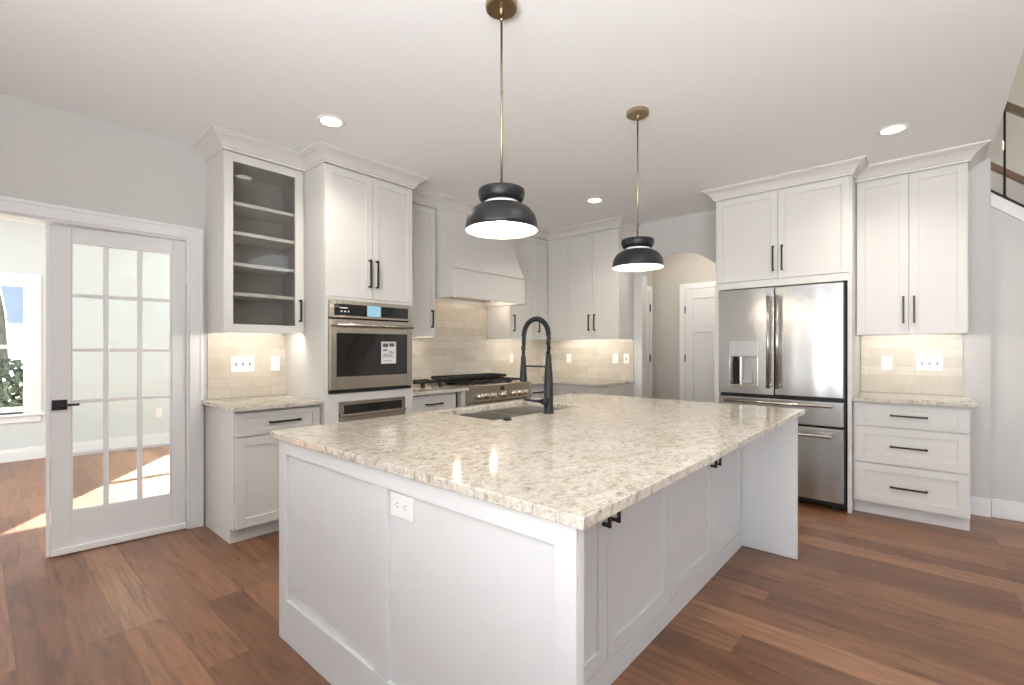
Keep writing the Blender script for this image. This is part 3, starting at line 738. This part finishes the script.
# wall cabinets right of the hood
t = thing('wall_cabinet', 'wall cabinet with two doors right of the range hood, behind the faucet', 'cabinet', (4.4, 3.8, 1.4))
obj('cabinet_body', B((4.06, 4.80, 3.621, YW-.001, 1.425, 2.66), (4.06, 4.078, 3.621, YW-.001, 1.40, 1.425)), 'cab', t)
for a, b, hx in ((4.062, 4.53, 4.115), (4.53, 4.776, 4.575)):
    d = shaker('door', t, 'Y', 3.6, a, b, 1.402, 2.642, st=.05); pull(d, 'Y', 3.6, hx, 1.585, .19)
cp = [(4.135, 3.6), (4.78, 3.6), (4.78, 2.6), (XB-.001, 2.6)]
CR3 = [(d_*.95, z) for d_, z in CROWN]
CR2 = [(d_*1.08, z) for d_, z in CROWN]
crown(t, CP, [9])
obj('light_strip', B((4.12, 4.70, 3.628, 3.646, 1.418, 1.4245)), 'ledstrip', t)
# back-wall cabinet
t = thing('wall_cabinet', 'wide wall cabinet on the back wall beside the archway', 'cabinet', (4.95, 3.0, 1.4))
obj('cabinet_body', B((4.803, XB-.001, 2.602, 3.62, 1.425, 2.66), (4.803, XB-.001, 2.602, 2.620, 1.40, 1.425)), 'cab', t)
obj('filler_panel', B((4.782, 4.802, 3.30, 3.598, 1.402, 2.645)), 'cab', t)
for a, b, hx in ((2.604, 2.951, 2.922+.01), (2.951, 3.297, 2.98+.01)):
    d = shaker('door', t, 'X', 4.78, a, b, 1.402, 2.642, st=.045); pull(d, 'X', 4.78, 2.951+(-.038 if a < 2.7 else .038), 1.595, .19)
crown(t, CP, [10, 11])
obj('light_strip', B((4.808, 4.826, 2.68, 3.55, 1.418, 1.4245)), 'ledstrip', t)
# corner base and back base
t = thing('base_cabinet', 'small base cabinet with a drawer in the corner right of the gas range', 'cabinet', (4.3, 3.65, 0))
toe_and_body(t, 4.074, 4.53, FR+.021, YW-.001)
d = shaker('drawer', t, 'Y', FR, 4.078, 4.44, .712, .868, st=.045, rail=.036); pull(d, 'Y', FR, 4.26, .79, .17, False)
shaker('door', t, 'Y', FR, 4.078, 4.44, .112, .705, st=.045)
t = thing('base_cabinet', 'base cabinet with a drawer under the counter beside the archway', 'cabinet', (4.83, 2.95, 0))
BF = 4.50
toe_and_body(t, BF+.021, XB-.001, 2.602, 3.378, fr='X')
d = shaker('drawer', t, 'X', BF, 2.606, 3.24, .712, .868, st=.05, rail=.036); pull(d, 'X', BF, 2.93, .79, .17, False)
shaker('door', t, 'X', BF, 2.606, 3.24, .112, .705)

# ------------------------------------------------------------------ gas range
t = thing('gas_range', 'wide stainless gas range with knobs and black cast iron grates', 'range', (3.6, 3.6, 0))
RX0, RX1, RF = 3.146, 4.062, 3.30
obj('range_body', B((RX0, RX1, RF+.03, YW-.015, .10, .905)), 'steelh', t, .002)
obj('toe_panel', B((RX0+.02, RX1-.02, RF+.09, RF+.11, 0, .10)), 'black', t)
cpn = obj('control_panel', prism(bmesh.new(), [(RF-.015, .765), (RF+.03, .765), (RF+.03, .925), (RF+.005, .925)], 0, RX0, RX1), 'steelh', t, .002)
kn_x = (3.265, 3.355, 3.445, 3.6, 3.765, 3.855, 3.945)
for x in kn_x:
    kb = lathe([(0, .050), (.021, .050), (.024, .046), (.026, .012), (.031, .010), (.032, 0), (0, 0)], 0, 0, 24)
    bmesh.ops.rotate(kb, verts=kb.verts, matrix=Matrix.Rotation(PI/2-.12, 3, 'X')); bmesh.ops.translate(kb, verts=kb.verts, vec=(x, RF-.008, .82))
    obj('knob', kb, 'knob', cpn, smooth=True)
obj('clock_display', B((3.575, 3.625, RF-.004, RF+.004, .862, .905)), 'blackglass', cpn)
bm = B((RX0+.01, RX1-.01, RF-.03, RF+.0, .735, .757)); obj('oven_door', B((RX0+.005, RX1-.005, RF-.02, RF+.028, .20, .755)), 'steelh', t, .003)
bm = tube(bmesh.new(), [(RX0+.05, RF-.07, .70), (RX1-.05, RF-.07, .70)], .012, 14)
for x in (RX0+.08, RX1-.08): tube(bm, [(x, RF-.02, .70), (x, RF-.07, .70)], .009, 10)
obj('door_handle', bm, 'steelh', t, smooth=True)
obj('cooktop', B((RX0, RX1, RF+.03, YW-.015, .906, .928)), 'steelh', t, .002)
for i in range(3):
    a = RX0+.02+i*.293; b = a+.287; bm = bmesh.new(); y0, y1 = RF+.06, YW-.06; z = .962
    for x in (a, b-.012, (a+b)/2-.006): addb(bm, x, x+.012, y0, y1, z-.014, z)
    for k in range(5):
        y = y0+(y1-y0-.012)*k/4; addb(bm, a, b, y, y+.012, z-.014, z)
    for x in (a, b-.014):
        for y in (y0, y1-.014, (y0+y1)/2): addb(bm, x, x+.014, y, y+.014, .9285, z-.014)
    obj('grate', bm, 'iron', t, .002)
for x in (3.31, 3.6, 3.89):
    for y in (3.47, 3.76):
        obj('burner', lathe([(0, .945), (.028, .945), (.032, .94), (.032, .934), (.045, .933), (.048, .9285), (0, .9285)], x, y, 24), 'iron', t, smooth=True)
# griddle resting over the rear of the grates
bm = B((3.12, 3.98, 3.58, 3.86, .974, .990), (3.12, 3.98, 3.58, 3.59, .990, 1.006), (3.12, 3.98, 3.85, 3.86, .990, 1.006))
addb(bm, 3.96, 3.98, 3.59, 3.85, .990, 1.006); addb(bm, 3.20, 3.215, 3.59, 3.85, .990, 1.006)
for x in (3.20, 3.94):
    for y in (3.60, 3.83): addb(bm, x, x+.012, y, y+.012, .9625, .974)
tag(obj('griddle', bm, 'iron', None, .003), 'black cast iron griddle lying on the grates of the gas range', 'griddle')
t = thing('loose_grate', 'black cast iron grate with round feet on the counter left of the range', 'grate', (2.91, 3.75, .9145))
bm = bmesh.new()
for y in (3.60, 3.72, 3.86): addb(bm, 2.735, 3.088, y, y+.014, .955, .978)
for x in (2.735, 2.82, 2.90, 2.99, 3.075): addb(bm, x, x+.013, 3.60, 3.874, .953, .972)
obj('grate_frame', bm, 'iron', t, .002)
for x in (2.815, 3.03):
    for y in (3.607, 3.867): obj('foot', lathe([(0, .955), (.017, .955), (.022, .945), (.022, .930), (.014, .9147), (0, .9147)], x, y, 16), 'rubber', t, smooth=True)

# ------------------------------------------------------------------ refrigerator
t = thing('refrigerator', 'stainless french door refrigerator with water dispenser and two lower drawers', 'refrigerator', (4.8, .955, 0))
FF = 4.455
obj('refrigerator_body', B((4.535, 5.10, .485, 1.426, .03, 1.795)), 'black', t)
obj('foot', B((4.56, 4.62, .52, .58, 0, .03), (4.56, 4.62, 1.33, 1.39, 0, .03), (5.0, 5.06, .52, .58, 0, .03), (5.0, 5.06, 1.33, 1.39, 0, .03)), 'black', t)
# right door
bm = bmesh.new(); fb(bm, 'X', FF, .492, .968, -.075, 0, .898, 1.808); dR = obj('door', bm, 'steel', t, .005)
# left door with dispenser recess
bm = bmesh.new(); y0, y1, z0, z1 = 1.105, 1.325, .962, 1.222
for a, b, c, e in ((.976, y0, .898, 1.808), (y1, 1.422, .898, 1.808), (y0, y1, .898, z0), (y0, y1, z1, 1.808)): fb(bm, 'X', FF, a, b, -.075, 0, c, e)
bmesh.ops.remove_doubles(bm, verts=bm.verts, dist=1e-5)
fb(bm, 'X', FF, y0, y1, -.075, -.06, z0, z1)
dL = obj('door', bm, 'steel', t)
bm = bmesh.new(); fb(bm, 'X', FF, y0-.004, y1+.004, .0005, .006, z1+.004, 1.357); ds = obj('dispenser_panel', bm, 'panelgrey', dL, .002)
bm = bmesh.new()
for a, b, c, e in ((y0-.006, y1+.006, z1-.004, z1+.004), (y0-.006, y1+.006, z0-.006, z0), (y0-.006, y0, z0, z1), (y1, y1+.006, z0, z1)): fb(bm, 'X', FF, a, b, .0005, .007, c, e)
obj('dispenser_frame', bm, 'knob', dL, .001)
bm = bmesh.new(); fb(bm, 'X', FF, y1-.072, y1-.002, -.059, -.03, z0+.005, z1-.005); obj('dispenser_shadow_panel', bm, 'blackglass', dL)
bm = bmesh.new(); fb(bm, 'X', FF, y0+.002, y1-.002, -.059, -.003, z0, z0+.012); obj('drip_tray', bm, 'knob', dL)
bm = bmesh.new(); fb(bm, 'X', FF, y0+.055, y0+.115, -.059, -.03, z0+.03, z1-.03); fb(bm, 'X', FF, y0+.05, y0+.12, -.05, -.012, z0+.03, z0+.055); obj('dispenser_lever', bm, 'slot', dL, .003)
def bar(parent, u, z0, z1):
    bm = tube(bmesh.new(), [fp('X', FF, u, .062, z0), fp('X', FF, u, .062, z1)], .0135, 18)
    for z in (z0+.03, z1-.03): tube(bm, [fp('X', FF, u, .0, z), fp('X', FF, u, .06, z)], .010, 12)
    return obj('handle', bm, 'steelh', parent, smooth=True)
bar(dR, .938, .955, 1.732); bar(dL, 1.008, .955, 1.732)
def hbar(parent, z):
    bm = tube(bmesh.new(), [fp('X', FF, .56, .062, z), fp('X', FF, 1.355, .062, z)], .0125, 18)
    for u in (.60, 1.31): tube(bm, [fp('X', FF, u, 0, z), fp('X', FF, u, .06, z)], .010, 12)
    return obj('handle', bm, 'steelh', parent, smooth=True)
for z0, z1, hz in ((.672, .866, .835), (.078, .655, .598)):
    bm = bmesh.new(); fb(bm, 'X', FF, .492, 1.422, -.075, 0, z0, z1); d = obj('drawer', bm, 'steel', t, .005); hbar(d, hz)
# surround
t = thing('refrigerator_cabinet', 'cabinet surround above and beside the refrigerator', 'cabinet', (4.83, .97, 0))
SF = 4.53
obj('side_panel', B((SF+.0215, XB-.001, .446, .474, 0, 2.66), (SF, SF+.0215, .446, .474, 0, 1.884)), 'cab', t, .001)
obj('side_panel', B((SF+.0215, XB-.001, 1.440, 1.480, 0, 2.66), (SF, SF+.0215, 1.440, 1.480, 0, 1.884)), 'cab', t, .001)
obj('cabinet_body', B((SF+.021, XB-.001, .4745, 1.4395, 1.845, 2.66)), 'cab', t)
obj('bottom_rail', B((SF+.001, SF+.0205, .4745, 1.4395, 1.826, 1.885)), 'cab', t)
for a, b, s in ((.458, .962, 1), (.962, 1.468, -1)):
    d = shaker('door', t, 'X', SF, a, b, 1.888, 2.642, st=.055)
    pull(d, 'X', SF, .962-s*.034+.0, 2.06, .215)
crown(t, [(XB-.001, 1.48), (SF, 1.48), (SF, .446), (4.70, .446)], prof=CR3)

# right wall cabinet and drawers
t = thing('wall_cabinet', 'tall two-door wall cabinet above the tiled counter right of the refrigerator', 'cabinet', (4.95, .11, 1.4))
obj('cabinet_body', B((4.801, XB-.001, -.222, .442, 1.425, 2.66), (4.801, XB-.001, -.222, -.204, 1.40, 1.425), (4.801, XB-.001, .424, .442, 1.40, 1.425)), 'cab', t)
for a, b, s in ((-.218, .111, -1), (.111, .44, 1)):
    d = shaker('door', t, 'X', 4.78, a, b, 1.402, 2.642, st=.055); pull(d, 'X', 4.78, .111+s*.032, 1.59, .21)
crown(t, [(4.78, .446), (4.78, -.222), (XB-.001, -.222)], prof=CR2)
obj('light_strip', B((4.808, 4.826, -.16, .38, 1.418, 1.4245)), 'ledstrip', t)
t = thing('drawer_cabinet', 'light grey base cabinet with three drawers right of the refrigerator', 'cabinet', (4.85, .11, 0))
DF = 4.56
toe_and_body(t, DF+.021, XB-.001, -.222, .442, fr='X', toe=.06)
for z0, z1, hz, r in ((.697, .868, .787, .036), (.415, .690, .553, .055), (.106, .408, .25, .055)):
    d = shaker('drawer', t, 'X', DF, -.218, .432, z0, z1, rail=r); pull(d, 'X', DF, .107, hz, .215, False)

# ------------------------------------------------------------------ switches and outlets
TY = YW-.0105; TXb = XB-.0105
plate(None, 'Y', TY, 1.366, 1.168, .165, .115, ['toggle']*3, 'light_switch', 'three-gang white switch plate on tile under the glass-front cabinet')
plate(None, 'Y', TY, 1.605, 1.168, .07, .115, ['o'], 'wall_outlet', 'white outlet on tile between the switch plate and oven tower')
plate(None, 'Y', TY, 4.485, 1.168, .07, .115, ['rocker'], 'light_switch', 'white switch on tile just right of the gas range, beside the faucet')
plate(None, 'X', TXb, 3.512, 1.165, .07, .115, ['rocker'], 'light_switch', 'white switch plate on the back wall tile nearest the corner')
plate(None, 'X', TXb, 2.835, 1.17, .07, .115, ['o'], 'wall_outlet', 'left one of two neighbouring white plates on tile beside the archway')
plate(None, 'X', TXb, 2.69, 1.17, .07, .115, ['toggle'], 'light_switch', 'right one of two neighbouring white plates on tile beside the archway')
plate(None, 'X', TXb, .262, 1.168, .07, .115, ['o'], 'wall_outlet', 'single white outlet on tile right of the refrigerator')
plate(None, 'X', TXb, -.010, 1.168, .165, .115, ['toggle']*3, 'light_switch', 'three-gang white switch plate on tile above the three-drawer cabinet')
plate(None, 'Y', 7.85, 1.66, .42, .07, .115, ['o'], 'wall_outlet', 'white outlet low on the sunroom wall seen through the french door')

# ------------------------------------------------------------------ pendants and downlights
def pendant(x, y, label):
    t = thing('pendant_light', label, 'lamp', (x, y, 1.78), 'pendants over the island')
    obj('canopy', lathe([(0, CEIL-.0005), (.067, CEIL-.0005), (.067, CEIL-.022), (.062, CEIL-.026), (.012, CEIL-.026), (.010, CEIL-.05), (0, CEIL-.05)], x, y), 'brass', t, smooth=False)
    b = tube(bmesh.new(), [(x, y, CEIL-.05), (x, y, 1.958)], .0052, 12)
    for z in (2.68, 2.365, 1.975): tube(b, [(x, y, z-.008), (x, y, z+.008)], .0068, 12)
    obj('rod', b, 'brass', t, smooth=True)
    zr = 1.786
    # upper cup
    obj('cup', lathe([(0, zr+.172), (.090, zr+.172), (.096, zr+.170), (.098, zr+.164), (.098, zr+.150), (.094, zr+.134), (.088, zr+.124), (.078, zr+.118), (0, zr+.118)], x, y), 'shade', t, smooth=True)
    obj('neck_ring', lathe([(0, zr+.1175), (.072, zr+.1175), (.075, zr+.114), (.075, zr+.1065), (0, zr+.1065)], x, y), 'white_in', t, smooth=True)
    out = [(.074, zr+.106), (.100, zr+.100), (.123, zr+.086), (.139, zr+.065), (.148, zr+.046), (.1525, zr+.018), (.153, zr)]
    inn = [(r-.0035, z-.003 if i < 3 else z) for i, (r, z) in enumerate(out)]
    s = obj('shade', lathe([(0, zr+.106)] + out + [(.151, zr-.0005)], x, y), 'shade', t, smooth=True)
    obj('shade_lining', lathe([(.1509, zr-.0003)] + inn[::-1][1:] + [(0, zr+.1025)], x, y), 'white_in', s, smooth=True)
    obj('bulb', lathe([(0, zr+.035), (.022, zr+.04), (.034, zr+.058), (.032, zr+.078), (.018, zr+.092), (.014, zr+.101), (0, zr+.101)], x, y, 24), 'bulb', t, smooth=True)
    light('pendant_bulb_light', 'POINT', (x, y, zr+.012), 5, (1, .85, .66), radius=.03)
pendant(1.473, 1.354, 'nearer black dome pendant lamp with brass rod over the island')
pendant(2.694, 1.340, 'farther black dome pendant lamp with brass rod over the island')
dl = [(1.51, 2.87, 'recessed ceiling light above the glass-front cabinet and oven tower'), (4.03, .175, 'recessed ceiling light in front of the refrigerator and right wall cabinet'),
      (4.02, 2.456, 'recessed ceiling light near the range hood and far corner'), (1.51, .175, None), (-1.2, 2.5, None), (-1.2, .1, None), (-1.2, -2.4, None), (1.51, -2.4, None)]
for x, y, lab in dl:
    if lab:
        t = thing('recessed_light', lab, 'ceiling light', (x, y, CEIL-.008), 'recessed ceiling lights')
        obj('trim_ring', lathe([(.062, CEIL-.0005), (.085, CEIL-.0005), (.088, CEIL-.003), (.084, CEIL-.006), (.066, CEIL-.007), (.062, CEIL-.004)], x, y, closed=True), 'white_in', t, smooth=True)
        obj('lens', lathe([(0, CEIL-.004), (.0618, CEIL-.004), (.0618, CEIL-.0006), (0, CEIL-.0006)], x, y), 'led', t)
    light('downlight', 'SPOT', (x, y, CEIL-.03), 38, (1, .94, .86), radius=.06)
# under-cabinet and hood lamps
UC = (1, .93, .85)
TL = .75
light('undercabinet_lamp', 'AREA', (1.41, 3.655, 1.414), 2.3, UC, (TL, 0, 0), .5, .02)
light('undercabinet_lamp', 'AREA', (2.72, 3.655, 1.414), 2.0, UC, (TL, 0, 0), .40, .02)
light('undercabinet_lamp', 'AREA', (4.44, 3.655, 1.414), 1.89, UC, (TL, 0, 0), .6, .02)
light('undercabinet_lamp', 'AREA', (4.838, 3.1, 1.414), 2.7, UC, (0, -TL, 0), .02, .85)
light('undercabinet_lamp', 'AREA', (4.838, .11, 1.414), 1.45, UC, (0, -TL, 0), .02, .55)
for x in (3.3, 3.85): light('hood_lamp_light', 'POINT', (x, 3.66, 1.80), 1.6, (1, .84, .68), radius=.03)
light('hall_lamp', 'POINT', (5.6, 2.0, 2.3), 13, (1, .93, .84), radius=.25)
light('stair_lamp', 'POINT', (5.2, -2.2, 4.6), 45, (1, .9, .76), radius=.2)

# ------------------------------------------------------------------ outdoors
M['grass'] = mat('lawn', (.12, .26, .03), .9); n = N(M['grass']); n.l(n.ramp(n.noise(n.pos(), 3, 5), [(.3, (.05, .085, .012)), (.7, (.09, .13, .025))]), n.b.inputs['Base Color'])
M['bark'] = mat('bark', (.16, .13, .11), .9); n = N(M['bark']); n.l(n.ramp(n.noise(n.pos(), 22, 5), [(.3, (.035, .03, .026)), (.7, (.12, .10, .09))]), n.b.inputs['Base Color'])
M['leaf'] = mat('leaves', (.10, .15, .06), .8); n = N(M['leaf']); n.l(n.ramp(n.noise(n.pos(), 8, 3), [(.3, (.02, .026, .012)), (.7, (.075, .085, .05))]), n.b.inputs['Base Color'])
bm = bmesh.new(); g_ = bmesh.ops.create_grid(bm, x_segments=40, y_segments=40, size=30)
for v in bm.verts:
    v.co.y += 38.2; d_ = max(0, v.co.y-13)
    v.co.z = -.3+min(d_, 26)*.115 + .12*math.sin(v.co.x*.5)*min(d_/10, 1)
o = struct('ground', bm, 'grass')
def tree(base, h_, r, label, name='garden_tree', lean=(.0, .0), seed=1):
    rn = random.Random(seed); t = thing(name, label, 'tree', base); bm = bmesh.new()
    def br(p, d, ln, r0, lv):
        pts = [p]; q = Vector(p); dd = Vector(d).normalized()
        for k in range(5):
            dd = (dd + Vector((rn.uniform(-.16, .16), rn.uniform(-.16, .16), .05))).normalized(); q = q + dd*ln/5; pts.append(q.copy())
        tube(bm, pts, [r0*(1-.13*k) for k in range(6)], 8 if lv < 2 else 5)
        if lv < 3:
            for k in (2, 3, 4, 5):
                for _ in range(2 if lv else 1):
                    a = Vector((rn.uniform(-1, 1), rn.uniform(-1, 1), rn.uniform(.1, .9))).normalized()
                    br(pts[k], (dd*.5+a), ln*rn.uniform(.4, .6), r0*.42, lv+1)
    br(Vector(base), Vector((*lean, 1)), h_, r, 0)
    obj('trunk', bm, 'bark', t, smooth=True)
tree((.42, 13.0, -.25), 5.5, .16, 'bare garden tree seen through the sunroom window', lean=(.02, .0), seed=21)
tree((-1.6, 19.0, .1), 7.0, .20, 'more distant bare tree beyond the sunroom window', lean=(.12, 0), seed=5)
def bush(c_, rx, rz, n_, label, seed):
    rn = random.Random(seed); bm = bmesh.new()
    for _ in range(n_):
        u = rn.uniform(0, 2*PI); v = rn.uniform(-.2, 1); rr = rn.uniform(.6, 1); s = math.sqrt(max(0, 1-v*v))
        p = Vector((c_[0]+rx*rr*s*math.cos(u), c_[1]+rx*rr*s*math.sin(u), c_[2]+rz*(rr*v*.5+.5)))
        a = Vector((rn.uniform(-1, 1), rn.uniform(-1, 1), rn.uniform(-1, 1))).normalized(); b = a.orthogonal().normalized(); k = rn.uniform(.03, .06)
        vs = [bm.verts.new(p+a*k*1.5), bm.verts.new(p+b*k), bm.verts.new(p-a*k*1.5), bm.verts.new(p-b*k)]; bm.faces.new(vs)
    tag(obj('garden_shrub', bm, 'leaf'), label, 'shrub')
bush((.15, 11.5, -.3), .8, 1.45, 1700, 'leafy shrub just outside the sunroom window', 1)
bush((2.3, 11.4, -.3), .9, 1.45, 2200, 'rounder shrub farther along outside the sunroom windows', 2)
bush((-.2, 30, 1.6), 1.2, 1.6, 1200, 'distant dark shrub on the lawn slope outside', 4)
